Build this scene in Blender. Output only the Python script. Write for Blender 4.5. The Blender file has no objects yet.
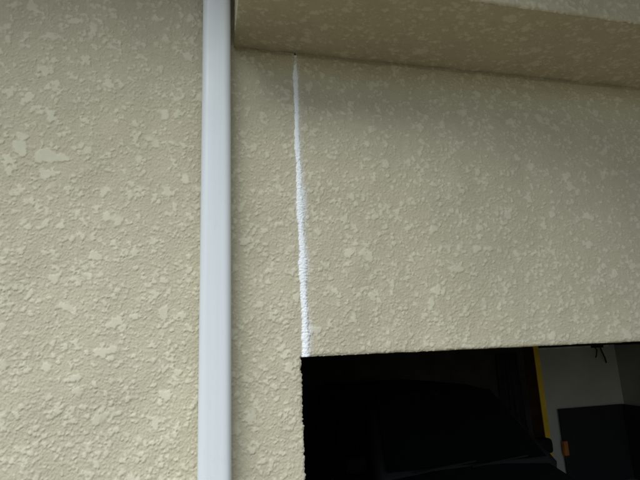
import bpy, bmesh, math, random
import numpy as np
from mathutils import Matrix, Vector

random.seed(7)
rng = np.random.default_rng(20)
sc = bpy.context.scene
R = math.radians

# ------------------------------------------------------------------ camera
EYE = 2.013
cam_d = bpy.data.cameras.new('camera')
cam_d.sensor_width = 36.0
cam_d.lens = 485.0 / 640.0 * 36.0
cam_d.clip_start = 0.05
cam_d.clip_end = 3000.0
cam = bpy.data.objects.new('camera', cam_d)
sc.collection.objects.link(cam)
yaw, pitch, roll = R(13.69), R(12.83), R(-2.51)
fw = Vector((math.sin(yaw)*math.cos(pitch), math.cos(yaw)*math.cos(pitch), math.sin(pitch)))
rt = Vector((math.cos(yaw), -math.sin(yaw), 0))
up = rt.cross(fw)
rt2 = rt*math.cos(roll) + up*math.sin(roll)
up2 = up*math.cos(roll) - rt*math.sin(roll)
m = Matrix((rt2, up2, -fw)).transposed().to_4x4()
m.translation = Vector((0, -1.2, EYE))
cam.matrix_world = m
sc.camera = cam

# ------------------------------------------------------------------ sky, sun, exposure
SUN_EL, SUN_AZ = 50.0, 208.0        # azimuth clockwise from +Y (the wall faces -Y)
w = bpy.data.worlds.new('World'); sc.world = w; w.use_nodes = True
wn = w.node_tree
bgn = wn.nodes['Background']
sky = wn.nodes.new('ShaderNodeTexSky')
sky.sky_type = 'NISHITA'; sky.sun_disc = False
sky.sun_elevation = R(SUN_EL); sky.sun_rotation = R(SUN_AZ)
sky.air_density = 1.0; sky.dust_density = 1.5; sky.ozone_density = 1.0
wn.links.new(sky.outputs['Color'], bgn.inputs['Color'])
bgn.inputs['Strength'].default_value = 0.05
sd = bpy.data.lights.new('sun', 'SUN'); sd.energy = 1.5; sd.angle = R(50); sd.color = (0.90, 0.975, 1.0)
sun = bpy.data.objects.new('sun', sd); sc.collection.objects.link(sun)
sv = Vector((math.sin(R(SUN_AZ))*math.cos(R(SUN_EL)), math.cos(R(SUN_AZ))*math.cos(R(SUN_EL)), math.sin(R(SUN_EL))))
sun.rotation_euler = sv.to_track_quat('Z', 'Y').to_euler()
sun.location = sv * 30
sc.view_settings.view_transform = 'Standard'
sc.view_settings.look = 'None'
sc.view_settings.gamma = 1.0
sc.cycles.use_denoising = True
sc.view_settings.exposure = 1.33
sc.view_settings.use_curve_mapping = False

# ------------------------------------------------------------------ helpers
def link(o, parent=None):
    sc.collection.objects.link(o)
    if parent is not None:
        o.parent = parent
    return o

def tag(o, label=None, cat=None, group=None, kind=None):
    if label: o['label'] = label
    if cat: o['category'] = cat
    if group: o['group'] = group
    if kind: o['kind'] = kind
    return o

def empty(name, loc, label, cat, group=None, kind=None):
    o = bpy.data.objects.new(name, None); o.empty_display_size = 0.1
    o.location = loc
    link(o)
    return tag(o, label, cat, group, kind)

def from_np(name, co, quads, mat, parent=None, attrs=None, smooth=True, loc=None):
    me = bpy.data.meshes.new(name)
    co = np.ascontiguousarray(co, dtype=np.float32); q = np.ascontiguousarray(quads, dtype=np.int32)
    me.vertices.add(len(co)); me.vertices.foreach_set('co', co.ravel())
    me.loops.add(q.size); me.loops.foreach_set('vertex_index', q.ravel())
    me.polygons.add(len(q))
    me.polygons.foreach_set('loop_start', np.arange(0, q.size, q.shape[1], dtype=np.int32))
    me.polygons.foreach_set('loop_total', np.full(len(q), q.shape[1], dtype=np.int32))
    me.update(calc_edges=True)
    me.polygons.foreach_set('use_smooth', np.full(len(q), smooth))
    for k, v in (attrs or {}).items():
        a = me.attributes.new(k, 'FLOAT', 'POINT')
        a.data.foreach_set('value', np.ascontiguousarray(v, dtype=np.float32))
    me.materials.append(mat)
    me.validate()
    o = bpy.data.objects.new(name, me)
    if loc is not None: o.location = loc
    return link(o, parent)

def from_bm(name, bm, mat, parent=None, smooth=False):
    me = bpy.data.meshes.new(name)
    bm.normal_update(); bm.to_mesh(me); bm.free()
    for p in me.polygons: p.use_smooth = smooth
    me.materials.append(mat)
    return link(bpy.data.objects.new(name, me), parent)

def box(bm, x0, x1, y0, y1, z0, z1, bev=0.0, seg=2):
    n = bmesh.new()
    bmesh.ops.create_cube(n, size=1.0)
    for v in n.verts:
        v.co = Vector(((x0+x1)/2+v.co.x*(x1-x0), (y0+y1)/2+v.co.y*(y1-y0), (z0+z1)/2+v.co.z*(z1-z0)))
    if bev > 0:
        bmesh.ops.bevel(n, geom=n.edges[:], offset=bev, segments=seg, profile=0.5, affect='EDGES')
    t = bpy.data.meshes.new('t'); n.to_mesh(t); n.free(); bm.from_mesh(t); bpy.data.meshes.remove(t)

def boxobj(name, dims, mat, parent=None, bev=0.0, org=None):
    bm = bmesh.new(); d = list(dims)
    if org is not None:
        d = [d[0]-org[0], d[1]-org[0], d[2]-org[1], d[3]-org[1], d[4]-org[2], d[5]-org[2]]
    box(bm, *d, bev=bev)
    return from_bm(name, bm, mat, parent)

# ------------------------------------------------------------------ materials
class NB:
    def __init__(s, name):
        s.m = bpy.data.materials.new(name); s.m.use_nodes = True
        s.t = s.m.node_tree; s.b = s.t.nodes['Principled BSDF']
        s.geo = s.t.nodes.new('ShaderNodeTexCoord').outputs['Object']
    def n(s, typ, **kw):
        x = s.t.nodes.new(typ)
        for k, v in kw.items(): setattr(x, k, v)
        return x
    def l(s, a, b): s.t.links.new(a, b)
    def noise(s, scale, detail=4, rough=0.55, stretch=None, off=(0, 0, 0)):
        mp = s.n('ShaderNodeMapping'); s.l(s.geo, mp.inputs['Vector'])
        mp.inputs['Location'].default_value = off
        if stretch: mp.inputs['Scale'].default_value = stretch
        x = s.n('ShaderNodeTexNoise'); s.l(mp.outputs[0], x.inputs['Vector'])
        x.inputs['Scale'].default_value = scale; x.inputs['Detail'].default_value = detail
        x.inputs['Roughness'].default_value = rough
        return x.outputs['Fac']
    def ramp(s, f, lo, hi, a=0.0, b=1.0):
        r = s.n('ShaderNodeMapRange'); r.clamp = True
        r.inputs['From Min'].default_value = lo; r.inputs['From Max'].default_value = hi
        r.inputs['To Min'].default_value = a; r.inputs['To Max'].default_value = b
        s.l(f, r.inputs['Value']); return r.outputs[0]
    def mix(s, f, a, b, mode='MIX'):
        x = s.n('ShaderNodeMix', data_type='RGBA', blend_type=mode)
        for i, v in ((0, f), (6, a), (7, b)):
            if isinstance(v, (int, float)): x.inputs[i].default_value = v
            elif isinstance(v, tuple): x.inputs[i].default_value = v if len(v) == 4 else v + (1,)
            else: s.l(v, x.inputs[i])
        return x.outputs[2]
    def attr(s, name):
        return s.n('ShaderNodeAttribute', attribute_name=name).outputs['Fac']
    def bump(s, h, strength, dist):
        b = s.n('ShaderNodeBump'); b.inputs['Strength'].default_value = strength; b.inputs['Distance'].default_value = dist
        s.l(h, b.inputs['Height']); s.l(b.outputs[0], s.b.inputs['Normal'])
    def fin(s, col, rough=0.8, spec=0.3, metal=0.0, coat=0.0):
        if isinstance(col, tuple): s.b.inputs['Base Color'].default_value = col + (1,)
        else: s.l(col, s.b.inputs['Base Color'])
        if isinstance(rough, (int, float)): s.b.inputs['Roughness'].default_value = rough
        else: s.l(rough, s.b.inputs['Roughness'])
        s.b.inputs['Specular IOR Level'].default_value = spec
        s.b.inputs['Metallic'].default_value = metal
        s.b.inputs['Coat Weight'].default_value = coat
        return s.m

def simple(name, col, rough=0.7, spec=0.3, metal=0.0, coat=0.0, var=0.15, scale=6.0, bump=0.0, bscale=120.0):
    b = NB(name)
    f = b.ramp(b.noise(scale, 6, 0.6), 0.3, 0.7)
    lo = tuple(c*(1-var) for c in col); hi = tuple(min(1, c*(1+var)) for c in col)
    c = b.mix(f, lo, hi)
    if bump > 0: b.bump(b.noise(bscale, 5, 0.6), 0.6, bump)
    r = b.ramp(b.noise(scale*3, 4), 0.3, 0.7, max(0.02, rough-0.08), min(1, rough+0.08))
    return b.fin(c, r, spec, metal, coat)

def stucco(name, base, top):
    """sprayed and flattened stucco: relief comes from the mesh; the paint is a shade
    paler on the trowelled heads and dustier in the pitted ground, with faint runs of dirt"""
    b = NB(name)
    t = b.attr('head')
    c = b.mix(t, base, top)
    v1 = b.ramp(b.noise(2.2, 4, 0.5), 0.3, 0.7, 0.93, 1.05)
    v2 = b.ramp(b.noise(55, 3, 0.6), 0.3, 0.7, 0.95, 1.04)
    v3 = b.ramp(b.noise(9, 5, 0.6, stretch=(1.0, 1.0, 0.16)), 0.35, 0.75, 1.03, 0.94)
    for v in (v1, v2, v3):
        comb = b.n('ShaderNodeCombineColor')
        for i in range(3): b.l(v, comb.inputs[i])
        c = b.mix(1.0, c, comb.outputs[0], 'MULTIPLY')
    # white filler rubbed into the wall beside the joint, dark stain at its upper end
    c = b.mix(b.attr('smear'), c, (0.72, 0.75, 0.78))
    c = b.mix(b.attr('stain'), c, (0.06, 0.035, 0.025))
    b.bump(b.noise(330, 5, 0.65), 0.55, 0.0011)
    return b.fin(c, 0.86, 0.25)

M = {}
M['stucco'] = stucco('stucco_paint', (0.515, 0.465, 0.338), (0.615, 0.57, 0.435))
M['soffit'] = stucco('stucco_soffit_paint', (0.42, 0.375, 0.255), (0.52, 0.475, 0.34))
bb = NB('white_pvc')
cc = bb.mix(bb.ramp(bb.noise(26, 5, 0.6, stretch=(4.0, 4.0, 0.06)), 0.30, 0.72), (0.65, 0.675, 0.685), (0.62, 0.645, 0.655))
cc = bb.mix(bb.ramp(bb.noise(60, 5, 0.7, stretch=(1, 1, 0.35)), 0.60, 0.80, 0.0, 0.35), cc, (0.50, 0.49, 0.44))
M['pvc'] = bb.fin(cc, bb.ramp(bb.noise(14, 4), 0.3, 0.7, 0.32, 0.48), 0.45)
M['galv'] = simple('galvanised_strap', (0.45, 0.46, 0.47), 0.45, 0.5, metal=0.8)
bb = NB('white_sealant')
cc = bb.mix(bb.ramp(bb.noise(220, 4, 0.6), 0.42, 0.72), (0.88, 0.89, 0.90), (0.74, 0.76, 0.77))
bb.bump(bb.noise(300, 4, 0.6), 0.35, 0.001)
M['sealant'] = bb.fin(cc, 0.55, 0.35)
M['grey_plaster'] = simple('grey_plaster', (0.51, 0.525, 0.475), 0.9, 0.2, var=0.10, scale=1.7, bump=0.002, bscale=60)
M['side_plaster'] = simple('side_plaster', (0.38, 0.38, 0.37), 0.9, 0.2, var=0.12, scale=1.5, bump=0.002, bscale=60)
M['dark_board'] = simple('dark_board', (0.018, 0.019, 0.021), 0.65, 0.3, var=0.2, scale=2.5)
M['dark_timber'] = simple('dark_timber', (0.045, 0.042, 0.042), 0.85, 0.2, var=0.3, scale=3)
M['yellow'] = simple('yellow_paint', (0.62, 0.42, 0.03), 0.6, 0.3, var=0.12, scale=7)
M['brown_ply'] = simple('brown_ply', (0.13, 0.075, 0.03), 0.8, 0.2, var=0.25, scale=5)
M['orange'] = simple('orange_plastic', (0.50, 0.17, 0.04), 0.55, 0.3)
M['violet_cloth'] = simple('violet_grey_cloth', (0.07, 0.066, 0.085), 0.95, 0.1, var=0.2, scale=8)
M['trim'] = simple('pale_trim', (0.70, 0.70, 0.66), 0.8, 0.2)
M['iron'] = simple('dark_iron', (0.02, 0.017, 0.016), 0.7, 0.3)
M['concrete'] = simple('driveway_concrete', (0.235, 0.205, 0.155), 0.9, 0.2, var=0.15, scale=1.2, bump=0.003, bscale=90)
M['asphalt'] = simple('asphalt', (0.055, 0.055, 0.057), 0.92, 0.2, var=0.2, scale=2, bump=0.004, bscale=120)
M['soil'] = simple('soil_and_turf', (0.10, 0.11, 0.05), 0.95, 0.1, var=0.3, scale=0.6)
M['tile'] = simple('roof_tile', (0.10, 0.10, 0.105), 0.7, 0.3)
M['car'] = simple('black_car_paint', (0.02, 0.02, 0.021), 0.5, 0.2, var=0.15)
M['glass'] = simple('dark_car_glass', (0.006, 0.007, 0.008), 0.08, 0.5, var=0.05)
M['rubber'] = simple('tyre_rubber', (0.02, 0.02, 0.02), 0.85, 0.2)
M['matt'] = simple('matt_black_plastic', (0.008, 0.008, 0.008), 0.95, 0.05)
M['rim'] = simple('wheel_alloy', (0.35, 0.35, 0.36), 0.4, 0.5, metal=0.9)
M['lamp'] = simple('headlamp_lens', (0.5, 0.5, 0.52), 0.1, 0.5)
M['chrome'] = simple('dull_chrome', (0.3, 0.3, 0.3), 0.35, 0.5, metal=0.8)

# ------------------------------------------------------------------ stucco height field (metres, periodic tile)
TW, TH, TR = 2.70, 1.80, 0.0015
NX, NZ = int(round(TW/TR)), int(round(TH/TR))

def fft_noise(lo, hi, sx=1.0, sz=1.0, g=rng):
    """band-limited periodic noise, wavelengths lo..hi metres"""
    a = np.fft.rfft2(g.standard_normal((NZ, NX)))
    fz = np.fft.fftfreq(NZ, TR)[:, None]*sz; fx = np.fft.rfftfreq(NX, TR)[None, :]*sx
    f = np.sqrt(fx*fx + fz*fz) + 1e-9
    a *= np.exp(-(f*lo)**2) * (1-np.exp(-(f*hi)**2))
    r = np.fft.irfft2(a, s=(NZ, NX)); return r/r.std()

def wrap_sample(T, u, v):
    """bilinear, u (x) and v (z) in metres"""
    fu = np.mod(u/TR, NX); fv = np.mod(v/TR, NZ)
    iu = np.floor(fu).astype(np.int64); iv = np.floor(fv).astype(np.int64)
    a = (fu-iu).astype(np.float32); b = (fv-iv).astype(np.float32)
    iu %= NX; iv %= NZ
    ju = (iu+1) % NX; jv = (iv+1) % NZ
    return (T[iv, iu]*(1-a)+T[iv, ju]*a)*(1-b) + (T[jv, iu]*(1-a)+T[jv, ju]*a)*b

def splat_at(T, x, z, r, hh, edge, ph):
    k = int(r*1.75/TR)+2
    ix, iz = int(x/TR), int(z/TR)
    ax = (np.arange(-k, k+1))*TR
    X, Z = np.meshgrid(ax, ax)
    rho = np.hypot(X, Z); th = np.arctan2(Z, X)
    out = r*(1 + 0.18*np.cos(2*th+ph[0]) + 0.13*np.cos(3*th+ph[1]) + 0.09*np.cos(5*th+ph[2]) + 0.06*np.cos(8*th+ph[3]))
    p = np.clip((out-rho)/edge, 0, 1); p = p*p*(3-2*p)
    dome = 0.85+0.15*np.clip(1-(rho/(r*1.3))**2, 0, 1)
    tilt = 1 + 0.12*(X*math.cos(ph[4])+Z*math.sin(ph[4]))/r
    jx = np.mod(np.arange(ix-k, ix+k+1), NX); jz = np.mod(np.arange(iz-k, iz+k+1), NZ)
    g = np.ix_(jz, jx)
    T[g] = np.maximum(T[g], hh*p*dome*tilt)

def splats(T, n, rmin, rmax, pw, h, edge, cluster):
    ph = rng.random((n, 5))*2*np.pi
    for i in range(n):
        for _ in range(6):
            x, z = rng.random()*TW, rng.random()*TH
            if cluster[int(z/TR) % NZ, int(x/TR) % NX] > rng.normal()*0.9: break
        splat_at(T, x, z, rmin + (rmax-rmin)*rng.random()**pw, h*(0.7+0.6*rng.random()), edge, ph[i])

FS = 1.2
HEADS = [(-0.426, 2.511, 0.018), (-0.369, 2.493, 0.022), (-0.366, 2.448, 0.014), (-0.447, 2.479, 0.011), (-0.444, 2.45, 0.010), (-0.424, 2.539, 0.012), (-0.223, 2.031, 0.013), (-0.202, 2.034, 0.011)]
clus = fft_noise(0.05, 0.25)
A = TW*TH
gritty = fft_noise(0.0046, 0.0100); gritty2 = fft_noise(0.0028, 0.0060)
small = 0.00064*(1+np.tanh(1.5*gritty)) + 0.00024*gritty2
spots = np.zeros((NZ, NX)); splats(spots, int(8000*A), 0.0020, 0.0045, 1.5, 0.0019, 0.0014, clus*0+1)
med = np.zeros((NZ, NX)); splats(med, int(3200*A), 0.0034, 0.0084, 1.8, 0.0024, 0.0014, clus)
big = np.zeros((NZ, NX)); splats(big, int(170*A), 0.0070, 0.0160, 2.6, 0.0029, 0.0015, clus)
lump = fft_noise(0.0035, 0.010)
grain = fft_noise(0.0013, 0.003)
# a few broad trowelled heads where the photograph has them
for hx, hz, hr in HEADS:
    splat_at(big, (hx+1.0)*FS, hz*FS, hr*FS, 0.0030, 0.0015, rng.random(5)*2*np.pi)
FIELD = np.maximum(np.maximum(small, spots), np.maximum(med, big))
FIELD = FIELD + 0.00028*lump*np.clip(1-FIELD/0.0026, 0.1, 1)
# rag the outlines: resample through a small warp
wx, wz = fft_noise(0.004, 0.02)*0.0008, fft_noise(0.004, 0.02)*0.0008
gx, gz = np.meshgrid(np.arange(NX)*TR, np.arange(NZ)*TR)
FIELD = wrap_sample(FIELD, gx+wx, gz+wz)
# heads cut by the trowel
CUT = 0.0023
FIELD = np.where(FIELD > CUT, CUT+(FIELD-CUT)*0.30, FIELD)
HEAD = np.clip((FIELD-0.0017)/0.0006, 0, 1)
FIELD = (FIELD + 0.00012*grain).astype(np.float32)
HEAD = HEAD.astype(np.float32)
EDGE = fft_noise(0.006, 0.03).astype(np.float32)

def graded(points):
    """points: list of (value, step) -> increasing coordinates, step interpolated between"""
    out = [points[0][0]]
    for (a, sa), (b, sb) in zip(points, points[1:]):
        t = [a]
        while t[-1] < b:
            k = (t[-1]-a)/(b-a); t.append(t[-1]+sa+(sb-sa)*k)
        t = np.array(t); t = a+(t-a)*(b-a)/(t[-1]-a)
        out.extend(t[1:].tolist())
    return np.array(out)

# ------------------------------------------------------------------ dimensions
OX0, OX1, OZ = 0.232, 5.90, 2.000        # garage opening
SOF = 2.842                              # underside of the projecting upper storey
SX0, SX1, SDEP = 0.072, 7.0, 0.285
WX0, WX1, WTOP = -3.2, 7.0, 3.42
BX0, BX1, BY = -0.05, 6.23, 5.30         # garage inside

house = empty('house', (0, 0, 0), 'beige stucco house front with an overhanging upper floor and dark garage opening', 'house')

# ------------------------------------------------------------------ front wall
xs = graded([(WX0, 0.15), (-1.6, 0.012), (-1.1, 0.0035), (-0.60, 0.0017), (-0.5, 0.0015), (OX0, 0.0015), (0.7, 0.0020), (1.60, 0.0031), (2.2, 0.0055), (2.7, 0.02), (OX1, 0.08), (WX1, 0.15)])
zs = graded([(0.0, 0.08), (1.15, 0.012), (1.45, 0.0035), (1.70, 0.0018), (OZ, 0.0016), (SOF, 0.0018), (3.02, 0.0025), (3.15, 0.006), (WTOP, 0.012)])
nx, nz = len(xs), len(zs)
ixo0, ixo1 = int(np.argmin(abs(xs-OX0))), int(np.argmin(abs(xs-OX1)))
izo = int(np.argmin(abs(zs-OZ)))
xs[ixo0], xs[ixo1], zs[izo] = OX0, OX1, OZ
X, Z = np.meshgrid(xs, zs)
H = wrap_sample(FIELD, (X+1.0)*FS, Z*FS)
HD = wrap_sample(HEAD, (X+1.0)*FS, Z*FS)
macro = wrap_sample(fft_noise(0.12, 0.6).astype(np.float32), X, Z)
# relief is gentler on the wall under the upper storey
soft = np.clip((X-0.05)/0.3, 0, 1)
H = H*(1.06-0.04*soft)
Y = -H - 0.0010*macro
# shallow open joint where the wall meets the soffit
Y += 0.006*np.clip(1-(SOF-Z)/0.016, 0, 1)*(X > SX0)*(Z < SOF+0.004)
# ragged, slightly rounded arris around the opening
bel = Z <= OZ+1e-6
ej = np.exp(-np.abs(X-OX0)/0.006)*(X <= OX0+1e-6)*bel
el = np.exp(-np.abs(Z-OZ)/0.006)*(Z >= OZ-1e-6)*(X >= OX0-1e-6)*(X <= OX1+1e-6)
en = wrap_sample(EDGE, X*0+0.3, Z); en3 = wrap_sample(EDGE, X*0+1.1, Z*0.3); en2 = wrap_sample(EDGE, X, Z*0+0.4)
X2 = X + ej*(0.0010*en + 0.0011*en3 + 0.18*(H-0.0014))
Z2 = Z - el*(0.0005*en2 + 0.2*(H-0.0011))
Y = Y + 0.004*np.maximum(ej, el)**2
# joint line: slot under the sealant, filler rubbed over the faces beside it
def joint_x(z): return 0.2425 + 0.0018*np.clip((2.35-z)/0.3, 0, 1) + 0.0012*np.sin(z*9.0+0.5) + 0.0007*np.sin(z*31.0)
jx = joint_x(Z)
du = X-jx
zz = Z
def gau(z, c, s): return np.exp(-((z-c)/s)**2)
sm_amt = 0.45 + 0.9*gau(zz, 2.395, 0.05) + 0.55*gau(zz, 2.235, 0.05) + 0.5*gau(zz, 2.05, 0.06) + 0.2*gau(zz, 2.62, 0.08)
sm_w = np.where(du > 0, 0.0165, 0.0100)*(0.55+0.45*np.clip(sm_amt, 0, 1))
spk = wrap_sample(fft_noise(0.0020, 0.006).astype(np.float32), X, Z)
smear = np.clip(1.25*np.exp(-(du/sm_w)**2)*sm_amt + 0.75*spk*np.exp(-(du/(1.5*sm_w))**2) - 0.22 + 0.3*(HD-0.5)*np.exp(-(du/(1.3*sm_w))**2), 0, 0.9)
smear *= (Z > OZ)*(Z < SOF-0.01)
stain = np.clip(1.5*np.exp(-(du/0.0032)**2-((Z-(SOF-0.010))/0.011)**2)-0.25, 0, 1)
Y = Y + 0.004*stain
co = np.stack([X2, Y, Z2], -1).reshape(-1, 3)
idx = np.arange(nx*nz).reshape(nz, nx)
q = np.stack([idx[:-1, :-1], idx[:-1, 1:], idx[1:, 1:], idx[1:, :-1]], -1)
xc = 0.5*(xs[1:]+xs[:-1])[None, :]; zc = 0.5*(zs[1:]+zs[:-1])[:, None]
hole = (xc > OX0) & (xc < OX1) & (zc < OZ)
hidden = (xc > SX0+0.02) & (zc > SOF+0.02)
quads = [q[~(hole | hidden)]]
attr_h = [HD.ravel()]; attr_s = [smear.ravel()]; attr_t = [stain.ravel()]
cos = [co]; base = len(co)
def reveal(border, direction, flip):
    """reveal of the opening going 0.13 m into the wall from a chain of border vertices"""
    global base
    P = co[border]; prev = np.array(border); n = len(border)
    rn = wrap_sample(EDGE, np.arange(n)*0.0017, np.zeros(n))
    for k, dep in enumerate((0.003, 0.012, 0.035, 0.075, 0.13)):
        Q = P.copy(); Q[:, 1] = dep
        axis, sgn = direction
        t = 0.0 if k == 4 else 1.0
        ref = OX0 if (axis == 0 and sgn < 0) else (OX1 if axis == 0 else OZ)
        Q[:, axis] = ref - sgn*(-0.0008*t*rn) if k else P[:, axis]
        cos.append(Q); new = np.arange(base, base+n); base += n
        f = np.stack([prev[:-1], prev[1:], new[1:], new[:-1]], -1)
        quads.append(f[:, ::-1] if flip else f)
        attr_h.append(np.full(n, 0.3)); attr_s.append(np.zeros(n)); attr_t.append(np.zeros(n))
        prev = new
reveal(idx[:izo+1, ixo0].tolist(), (0, -1), True)
reveal(idx[:izo+1, ixo1].tolist(), (0, 1), False)
reveal(idx[izo, ixo0:ixo1+1].tolist(), (2, 1), True)
wall = from_np('exterior_wall', np.concatenate(cos), np.concatenate(quads), M['stucco'], house,
               {'head': np.concatenate(attr_h), 'smear': np.concatenate(attr_s), 'stain': np.concatenate(attr_t)})

# ------------------------------------------------------------------ sealant bead in the joint
bz = np.arange(OZ-0.0005, SOF-0.012, 0.0011)
bu = np.linspace(-1, 1, 17)
BU, BZ = np.meshgrid(bu, bz)
tb = (BZ-OZ)/(SOF-OZ)
wid = 0.0090 - 0.0015*np.clip((tb-0.55)/0.3, 0, 1) + 0.0026*gau(BZ, 2.395, 0.035) + 0.0030*gau(BZ, 2.232, 0.028) + 0.0014*gau(BZ, 2.03, 0.03)
kn = wrap_sample(clus.astype(np.float32), BU*0+0.35, BZ*2.2)
wid = wid*(1+0.09*np.clip(kn, -1.0, 2))
jit = wrap_sample(EDGE, BU*0+0.9, BZ*1.0)
jit2 = wrap_sample(EDGE, BU*0+1.7, BZ*1.0)
rough = np.clip((0.80-tb)/0.2, 0.12, 1)
wl = wid*(1+0.08*jit*rough); wr = wid*(1+0.15*jit2*rough)
BX = joint_x(BZ) + np.where(BU < 0, BU*wl, BU*wr)
lumpb = wrap_sample(lump.astype(np.float32), BX*1.0+0.5, BZ)
lumpc = wrap_sample(EDGE, BX+0.2, BZ)
prof = (0.0034+0.0019*rough)*(1-np.abs(BU)**2.6)-0.0002
BY_ = -(prof + rough*(0.00030*lumpb+0.00040*lumpc)*(1-BU**4))
bi = np.arange(BU.size).reshape(BU.shape)
bq = np.stack([bi[:-1, :-1], bi[:-1, 1:], bi[1:, 1:], bi[1:, :-1]], -1).reshape(-1, 4)
bead = from_np('sealant_bead', np.stack([BX, BY_, BZ], -1).reshape(-1, 3), bq, M['sealant'], wall)
bead['label'] = 'white sealant line running down the wall to the corner of the garage opening'

# ------------------------------------------------------------------ projecting upper storey: front, underside, end
STOP = 3.40
def sheet(name, path, uvs, amp, stretch, mat, parent, xcoords):
    """sweep a (y,z) path with normals along x, displaced by the stucco field"""
    P = np.array([p[:2] for p in path]); Nn = np.array([p[2:] for p in path])
    XX, SS = np.meshgrid(xcoords, uvs)
    h = wrap_sample(FIELD, XX*stretch[0]+2.1, SS*stretch[1]+0.7); hd = wrap_sample(HEAD, XX*stretch[0]+2.1, SS*stretch[1]+0.7)
    YY = P[:, 0][:, None] + Nn[:, 0][:, None]*h*amp
    ZZ = P[:, 1][:, None] + Nn[:, 1][:, None]*h*amp
    ii = np.arange(XX.size).reshape(XX.shape)
    qq = np.stack([ii[:-1, :-1], ii[1:, :-1], ii[1:, 1:], ii[:-1, 1:]], -1).reshape(-1, 4)
    z0 = np.zeros(XX.size)
    return from_np(name, np.stack([XX, YY, ZZ], -1).reshape(-1, 3), qq, mat, parent, {'head': hd.ravel(), 'smear': z0, 'stain': z0})

sx = graded([(SX0, 0.0022), (1.75, 0.0035), (2.3, 0.03), (SX1, 0.2)])
rad = 0.006
upper = boxobj('upper_storey', (SX0+0.012, SX1, -SDEP+0.012, -0.004, SOF+0.012, STOP), M['stucco'], house)
zf = graded([(SOF+rad, 0.003), (SOF+0.28, 0.004), (SOF+0.4, 0.03), (STOP+0.004, 0.12)])[::-1]
path = [(-SDEP, z, -1, 0) for z in zf]
for k in range(1, 5):
    a = k/4*math.pi/2
    path.append((-SDEP+rad-rad*math.cos(a), SOF+rad-rad*math.sin(a), -math.cos(a), -math.sin(a)))
s = np.concatenate([[0], np.cumsum([math.hypot(path[i+1][0]-path[i][0], path[i+1][1]-path[i][1]) for i in range(len(path)-1)])])
sheet('front_face', path, s, 1.0, (1, 1), M['stucco'], upper, sx)
yb = graded([(-SDEP+rad, 0.0026), (0.011, 0.0026)])
path2 = [(y, SOF, 0, -1) for y in yb]
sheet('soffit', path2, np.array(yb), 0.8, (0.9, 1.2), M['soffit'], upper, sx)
# end face, looking to the left past the downpipe
ys = graded([(-SDEP+0.001, 0.003), (0.002, 0.003)]); ze = graded([(SOF, 0.003), (SOF+0.4, 0.004), (STOP+0.004, 0.1)])
YE, ZE = np.meshgrid(ys, ze)
he = wrap_sample(FIELD, YE+0.6, ZE); hde = wrap_sample(HEAD, YE+0.6, ZE)
XE = SX0 - 0.6*he + 0.003*np.exp(-(ZE-SOF)/0.004)
ei = np.arange(YE.size).reshape(YE.shape)
eq = np.stack([ei[:-1, :-1], ei[1:, :-1], ei[1:, 1:], ei[:-1, 1:]], -1).reshape(-1, 4)
from_np('end_face', np.stack([XE, YE, ZE], -1).reshape(-1, 3), eq, M['stucco'], upper,
        {'head': hde.ravel(), 'smear': np.zeros(YE.size), 'stain': np.zeros(YE.size)})

# unseen eaves stepped deeper to the right to shade the front, fascia and gutter
for ex0, ex1, dep in ((WX0, 0.25, 0.60), (0.252, 0.9, 1.50), (0.902, SX1, 2.0)):
    shade_eave = boxobj('shade_eave', (ex0, ex1, -dep, 0.15, WTOP+0.002, WTOP+0.06), M['soffit'], house)
    boxobj('fascia', (ex0, ex1, -dep-0.035, -dep-0.002, WTOP-0.03, WTOP+0.16), M['trim'], shade_eave, bev=0.004)
    boxobj('roof', (ex0, ex1, -dep+0.02, 0.15, WTOP+0.062, WTOP+0.20), M['tile'], shade_eave)
    gut = bmesh.new()
    box(gut, ex0, ex1, -dep-0.145, -dep-0.037, WTOP-0.02, WTOP+0.06, bev=0.012)
    from_bm('gutter', gut, M['pvc'], shade_eave)

# ------------------------------------------------------------------ garage inside
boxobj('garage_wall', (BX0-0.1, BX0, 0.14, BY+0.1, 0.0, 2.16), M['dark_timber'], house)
boxobj('garage_wall', (BX1, BX1+0.1, 0.14, BY+0.1, 0.0, 2.16), M['side_plaster'], house)
boxobj('garage_wall', (4.79, BX1-0.002, BY, BY+0.1, 0.0, 2.16), M['grey_plaster'], house)
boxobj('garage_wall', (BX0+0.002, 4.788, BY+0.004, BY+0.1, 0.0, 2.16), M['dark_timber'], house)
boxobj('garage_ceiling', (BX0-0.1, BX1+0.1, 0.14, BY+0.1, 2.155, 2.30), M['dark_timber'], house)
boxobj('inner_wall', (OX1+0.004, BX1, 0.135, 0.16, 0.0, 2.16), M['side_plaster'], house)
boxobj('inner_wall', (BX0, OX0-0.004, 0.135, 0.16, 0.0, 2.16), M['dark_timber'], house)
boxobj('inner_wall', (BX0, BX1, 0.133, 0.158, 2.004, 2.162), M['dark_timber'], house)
boxobj('ceiling_beam', (4.80, BX1-0.004, BY-0.14, BY-0.002, 1.912, 2.163), M['dark_timber'], house, bev=0.006)
boxobj('ceiling_beam', (BX1-0.14, BX1-0.003, 0.17, BY-0.145, 1.905, 2.163), M['dark_timber'], house, bev=0.006)
boxobj('wall_trim', (4.80, BX1-0.15, BY-0.05, BY-0.001, 1.885, 1.910), M['trim'], house, bev=0.003)

# ------------------------------------------------------------------ ground
def slab(name, dims, mat): return tag(boxobj(name, dims, mat), kind='structure')
slab('ground', (-400, 400, -400, 400, -0.40, -0.06), M['soil'])
slab('driveway', (WX0-0.5, WX1+0.5, -5.0, -0.006, -0.20, -0.002), M['concrete'])
slab('road', (-120, 120, -11.0, -5.15, -0.20, -0.05), M['asphalt'])
slab('kerb', (-120, 120, -5.148, -5.002, -0.20, 0.03), M['concrete'])
slab('garage_floor', (BX0, BX1, -0.004, BY, -0.20, 0.0), M['concrete'])

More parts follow.
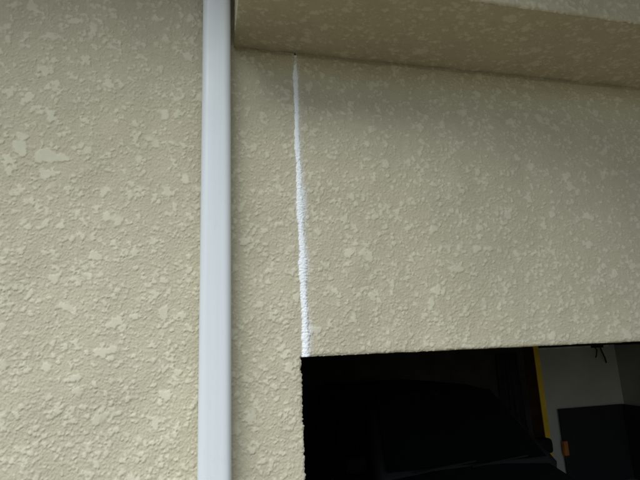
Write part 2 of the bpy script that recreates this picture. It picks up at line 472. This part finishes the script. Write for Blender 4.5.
# ------------------------------------------------------------------ downpipe
dp = empty('downpipe', (0.0246, -0.052, 0.0), 'white plastic downpipe standing in front of the beige stucco wall', 'downpipe')
def rrect(hw, hd, r, n=7):
    pts = []
    for cx, cy, a0 in ((hw-r, hd-r, 0), (-hw+r, hd-r, 90), (-hw+r, -hd+r, 180), (hw-r, -hd+r, 270)):
        for k in range(n+1):
            a = R(a0+90*k/n); pts.append((cx+r*math.cos(a), cy+r*math.sin(a)))
    return pts
def tube(name, pts, z0, z1, mat, parent, steps=1):
    bm = bmesh.new(); rings = []
    for k in range(steps+1):
        z = z0+(z1-z0)*k/steps
        rings.append([bm.verts.new((x, y, z)) for x, y in pts])
    n = len(pts)
    for a, b in zip(rings, rings[1:]):
        for i in range(n): bm.faces.new((a[i], a[(i+1) % n], b[(i+1) % n], b[i]))
    bm.faces.new(rings[-1]); bm.faces.new(rings[0][::-1])
    o = from_bm(name, bm, mat, parent)
    for p in o.data.polygons: p.use_smooth = len(p.vertices) == 4
    return o
tube('pipe', rrect(0.0357, 0.0275, 0.0170), 0.0, WTOP-0.036, M['pvc'], dp, 8)
tube('socket', rrect(0.0385, 0.0305, 0.0185), 1.00, 1.07, M['pvc'], dp)
tube('outlet', rrect(0.0385, 0.0305, 0.0185), WTOP-0.10, WTOP-0.034, M['pvc'], dp)
for zb in (0.55, 1.42, 3.16):
    bk = tube('bracket', rrect(0.0375, 0.0295, 0.0180), zb-0.012, zb+0.012, M['galv'], dp)
    boxobj('bracket_arm', (-0.008, 0.008, 0.028, 0.054, zb-0.010, zb+0.010), M['galv'], bk)

# ------------------------------------------------------------------ garage contents
po = (4.115, 4.40, 0.0)
post = empty('post', po, 'upright post with yellow front edge and brown side inside the dark garage', 'post')
boxobj('post_board', (4.115, 4.187, 4.403, 4.62, 0.0, 2.164), M['brown_ply'], post, org=po)
boxobj('front_strip', (4.114, 4.188, 4.388, 4.402, 0.0, 2.164), M['yellow'], post, bev=0.002, org=po)

b1 = boxobj('board', (-0.56, 0.56, -0.014, 0.014, 0.0, 1.035), M['dark_board'], bev=0.004)
b1.location = (5.585, BY-0.05, 0.0)
tag(b1, 'black board standing against the grey back wall, orange clip on its left edge', 'board')
b2 = boxobj('board', (-0.014, 0.014, -1.3, 1.33, 0.0, 1.035), M['dark_board'], bev=0.004)
b2.location = (BX1-0.10, BY-1.40, 0.0)
tag(b2, 'black board standing against the darker side wall at the right edge', 'board')
clip = bmesh.new()
box(clip, -0.034, 0.034, -0.022, -0.0005, -0.095, 0.095, bev=0.006)
box(clip, -0.034, -0.024, -0.0005, 0.030, -0.095, 0.095, bev=0.003)
cl = from_bm('clip', clip, M['orange'])
cl.location = (5.040, BY-0.0645, 0.505)
tag(cl, 'small orange clip on the left edge of the black board', 'clip')

# dark hanging cloth with folds
bm = bmesh.new(); nf = 40; rows = []
for j in range(9):
    z = 1.86-1.1*j/8; row = []
    for i in range(nf+1):
        t = i/nf
        row.append(bm.verts.new(((t-0.5)*0.34*(1+0.03*j), 0.028*math.sin(t*26+0.1*j)+0.012*math.sin(t*61), z)))
    rows.append(row)
for a, b in zip(rows, rows[1:]):
    for i in range(nf): bm.faces.new((a[i], b[i], b[i+1], a[i+1]))
bmesh.ops.solidify(bm, geom=bm.faces[:], thickness=0.004)
cloth = from_bm('hanging_cloth', bm, M['violet_cloth'], smooth=True)
cloth.location = (4.30, BY-0.042, 0)
tag(cloth, 'dark grey hanging sheet just left of the yellow-edged post', 'sheet')

# iron bracket with a bent arm below the ceiling trim
br = bmesh.new()
def bar(bm, pts, r, n=8):
    rings = []
    for i, p in enumerate(pts):
        p = Vector(p); t = (Vector(pts[min(i+1, len(pts)-1)])-Vector(pts[max(i-1, 0)])).normalized()
        a = t.orthogonal().normalized(); b = t.cross(a)
        rings.append([bm.verts.new(p+r*(math.cos(2*math.pi*k/n)*a+math.sin(2*math.pi*k/n)*b)) for k in range(n)])
    for q1, q2 in zip(rings, rings[1:]):
        best = min(range(n), key=lambda o: (q1[0].co-q2[o].co).length)
        for k in range(n):
            bm.faces.new((q1[k], q1[(k+1) % n], q2[(k+1+best) % n], q2[(k+best) % n]))
    bm.faces.new(rings[0][::-1]); bm.faces.new(rings[-1])
bar(br, [(-0.10, 0, 0.03), (-0.07, -0.01, -0.02), (-0.10, -0.02, -0.10), (-0.13, -0.03, -0.13)], 0.009)
bar(br, [(0.0, 0, 0.03), (0.02, -0.01, -0.06), (0.05, -0.01, -0.14), (0.06, -0.015, -0.22)], 0.011)
box(br, -0.15, 0.06, -0.012, 0.012, 0.01, 0.05, bev=0.003)
brk = from_bm('bracket', br, M['iron'], smooth=True)
brk.location = (5.90, BY-0.063, 1.865)
tag(brk, 'dark iron bracket below the ceiling trim near the back corner', 'bracket')

# ------------------------------------------------------------------ car (nose to the street)
co_ = (1.96, 1.62, 0.0)
car = empty('parked_car', co_, 'black car with sloping windscreen parked inside the dark garage', 'car')
def loft(name, secs, mat, parent, smooth=True, cap=True):
    """secs: list of (y, [(x,z)...]) half outlines from keel to top centre, mirrored"""
    bm = bmesh.new(); rings = []
    for y, pts in secs:
        full = [(x, z) for x, z in pts] + [(-x, z) for x, z in reversed(pts) if x > 1e-6]
        rings.append([bm.verts.new((x, y, z)) for x, z in full])
    n = len(rings[0])
    for a, b in zip(rings, rings[1:]):
        for i in range(n): bm.faces.new((a[i], a[(i+1) % n], b[(i+1) % n], b[i]))
    if cap:
        bm.faces.new(rings[0]); bm.faces.new(rings[-1][::-1])
    bmesh.ops.recalc_face_normals(bm, faces=bm.faces[:])
    o = from_bm(name, bm, mat, parent, smooth)
    return o
def bsec(y, hw, zt, crown, zb=0.22):
    return (y, [(0.0, zb), (hw*0.86, zb), (hw*0.97, zb+0.08), (hw, zb+0.30), (hw*0.985, zt-0.16), (hw*0.94, zt-0.05), (hw*0.84, zt), (hw*0.4, zt+crown*0.85), (0.0, zt+crown)])
body = loft('body', [bsec(0.00, 0.60, 0.60, 0.02, 0.30), bsec(0.05, 0.69, 0.76, 0.02, 0.24), bsec(0.18, 0.755, 0.92, 0.03), bsec(0.45, 0.79, 1.02, 0.03),
      bsec(0.80, 0.80, 1.09, 0.03), bsec(1.2, 0.80, 1.10, 0.03), bsec(2.2, 0.80, 1.10, 0.02), bsec(2.9, 0.795, 1.10, 0.02), bsec(3.25, 0.76, 1.08, 0.02), bsec(3.36, 0.67, 0.96, 0.01, 0.30)], M['car'], car)
def csec(y, hb, ht, zt, crown=0.03, zb=1.0):
    return (y, [(0.0, zb), (hb, zb), (hb-(hb-ht)*0.45, zb+(zt-zb)*0.5), (ht+0.012, zb+(zt-zb)*0.86), (ht*0.93, zt-0.004), (ht*0.5, zt+crown*0.7), (0.0, zt+crown)])
cabin = loft('cabin', [csec(0.76, 0.745, 0.735, 1.10, 0.0), csec(0.90, 0.745, 0.715, 1.23), csec(1.12, 0.74, 0.655, 1.44), csec(1.30, 0.70, 0.605, 1.575), csec(1.40, 0.70, 0.595, 1.615), csec(1.7, 0.70, 0.59, 1.635),
      csec(2.6, 0.70, 0.59, 1.625), csec(3.05, 0.69, 0.585, 1.575), csec(3.20, 0.68, 0.60, 1.35), csec(3.27, 0.67, 0.64, 1.08)], M['car'], body)
def pane(name, pts, mat, parent, th=0.006):
    bm = bmesh.new(); f = bm.faces.new([bm.verts.new(p) for p in pts])
    r = bmesh.ops.extrude_face_region(bm, geom=[f]); bm.normal_update()
    nrm = f.normal.copy()
    for v in [g for g in r['geom'] if isinstance(g, bmesh.types.BMVert)]: v.co -= nrm*th
    bmesh.ops.recalc_face_normals(bm, faces=bm.faces[:])
    return from_bm(name, bm, mat, parent)
pane('windscreen', [(-0.66, 0.765, 1.13), (0.66, 0.765, 1.13), (0.535, 1.262, 1.612), (-0.535, 1.262, 1.612)], M['glass'], car)
pane('rear_window', [(0.55, 3.235, 1.12), (-0.55, 3.235, 1.12), (-0.52, 3.10, 1.50), (0.52, 3.10, 1.50)], M['glass'], car)
for sgn in (-1, 1):
    for y0, y1 in ((1.30, 2.00), (2.08, 2.80)):
        p = [(sgn*0.705, y0, 1.14), (sgn*0.705, y1, 1.14), (sgn*0.628, y1-0.03, 1.49), (sgn*0.628, y0+0.14, 1.49)]
        pane('side_window', p if sgn > 0 else p[::-1], M['glass'], car)
    d_ = boxobj('door', (sgn*0.785 if sgn > 0 else -0.806, 0.806 if sgn > 0 else sgn*0.785, 1.12, 2.02, 0.36, 0.98), M['car'], car, bev=0.006)
    boxobj('handle', (min(sgn*0.807, sgn*0.826), max(sgn*0.807, sgn*0.826), 1.80, 1.94, 0.86, 0.89), M['car'], d_, bev=0.004)
    mr = bmesh.new(); box(mr, min(sgn*0.74, sgn*0.91), max(sgn*0.74, sgn*0.91), 0.98, 1.10, 1.09, 1.21, bev=0.03, seg=3)
    wm = from_bm('wing_mirror', mr, M['matt'], car, True)
    hl = bmesh.new(); box(hl, min(sgn*0.40, sgn*0.655), max(sgn*0.40, sgn*0.655), 0.02, 0.20, 0.66, 0.80, bev=0.03, seg=3)
    from_bm('headlight', hl, M['lamp'], car, True)
    for yw in (0.62, 2.78):
        wb = bmesh.new(); prof = [(0.275, -0.075), (0.29, -0.06), (0.295, 0.0), (0.29, 0.06), (0.275, 0.075), (0.19, 0.07), (0.185, 0.0), (0.19, -0.07)]
        def lathe(bm, prof, cx, cy, cz, n=28):
            rings = [[bm.verts.new((cx+px, cy+r*math.cos(2*math.pi*k/n), cz+r*math.sin(2*math.pi*k/n))) for r, px in prof] for k in range(n)]
            for k in range(n):
                a, b = rings[k], rings[(k+1) % n]
                for i in range(len(prof)): bm.faces.new((a[i], a[(i+1) % len(prof)], b[(i+1) % len(prof)], b[i]))
            bmesh.ops.recalc_face_normals(bm, faces=bm.faces[:])
        lathe(wb, prof, sgn*0.715, yw, 0.295)
        tyre = from_bm('tyre', wb, M['rubber'], car, True)
        rb = bmesh.new(); lathe(rb, [(0.186, sgn*0.06), (0.15, sgn*0.045), (0.03, sgn*0.06), (0.002, sgn*0.06), (0.002, sgn*0.0), (0.186, 0.0)], sgn*0.715, yw, 0.295)
        from_bm('rim', rb, M['rim'], tyre, False)
bm = bmesh.new(); box(bm, -0.10, 0.10, 1.225, 1.245, 1.475, 1.535, bev=0.008)
box(bm, -0.008, 0.008, 1.235, 1.29, 1.53, 1.60)
from_bm('rear_view_mirror', bm, M['rubber'], car)
boxobj('grille', (-0.36, 0.36, -0.012, 0.06, 0.50, 0.60), M['rubber'], car, bev=0.01)
boxobj('bumper', (-0.60, 0.60, -0.03, 0.12, 0.28, 0.47), M['car'], car, bev=0.03)
bm = bmesh.new(); bar(bm, [(-0.45, 0.735, 1.12), (0.05, 0.765, 1.15)], 0.007); from_bm('wiper', bm, M['rubber'], car)
bm = bmesh.new(); bar(bm, [(0.0, 0.735, 1.12), (0.50, 0.765, 1.15)], 0.007); from_bm('wiper', bm, M['rubber'], car)
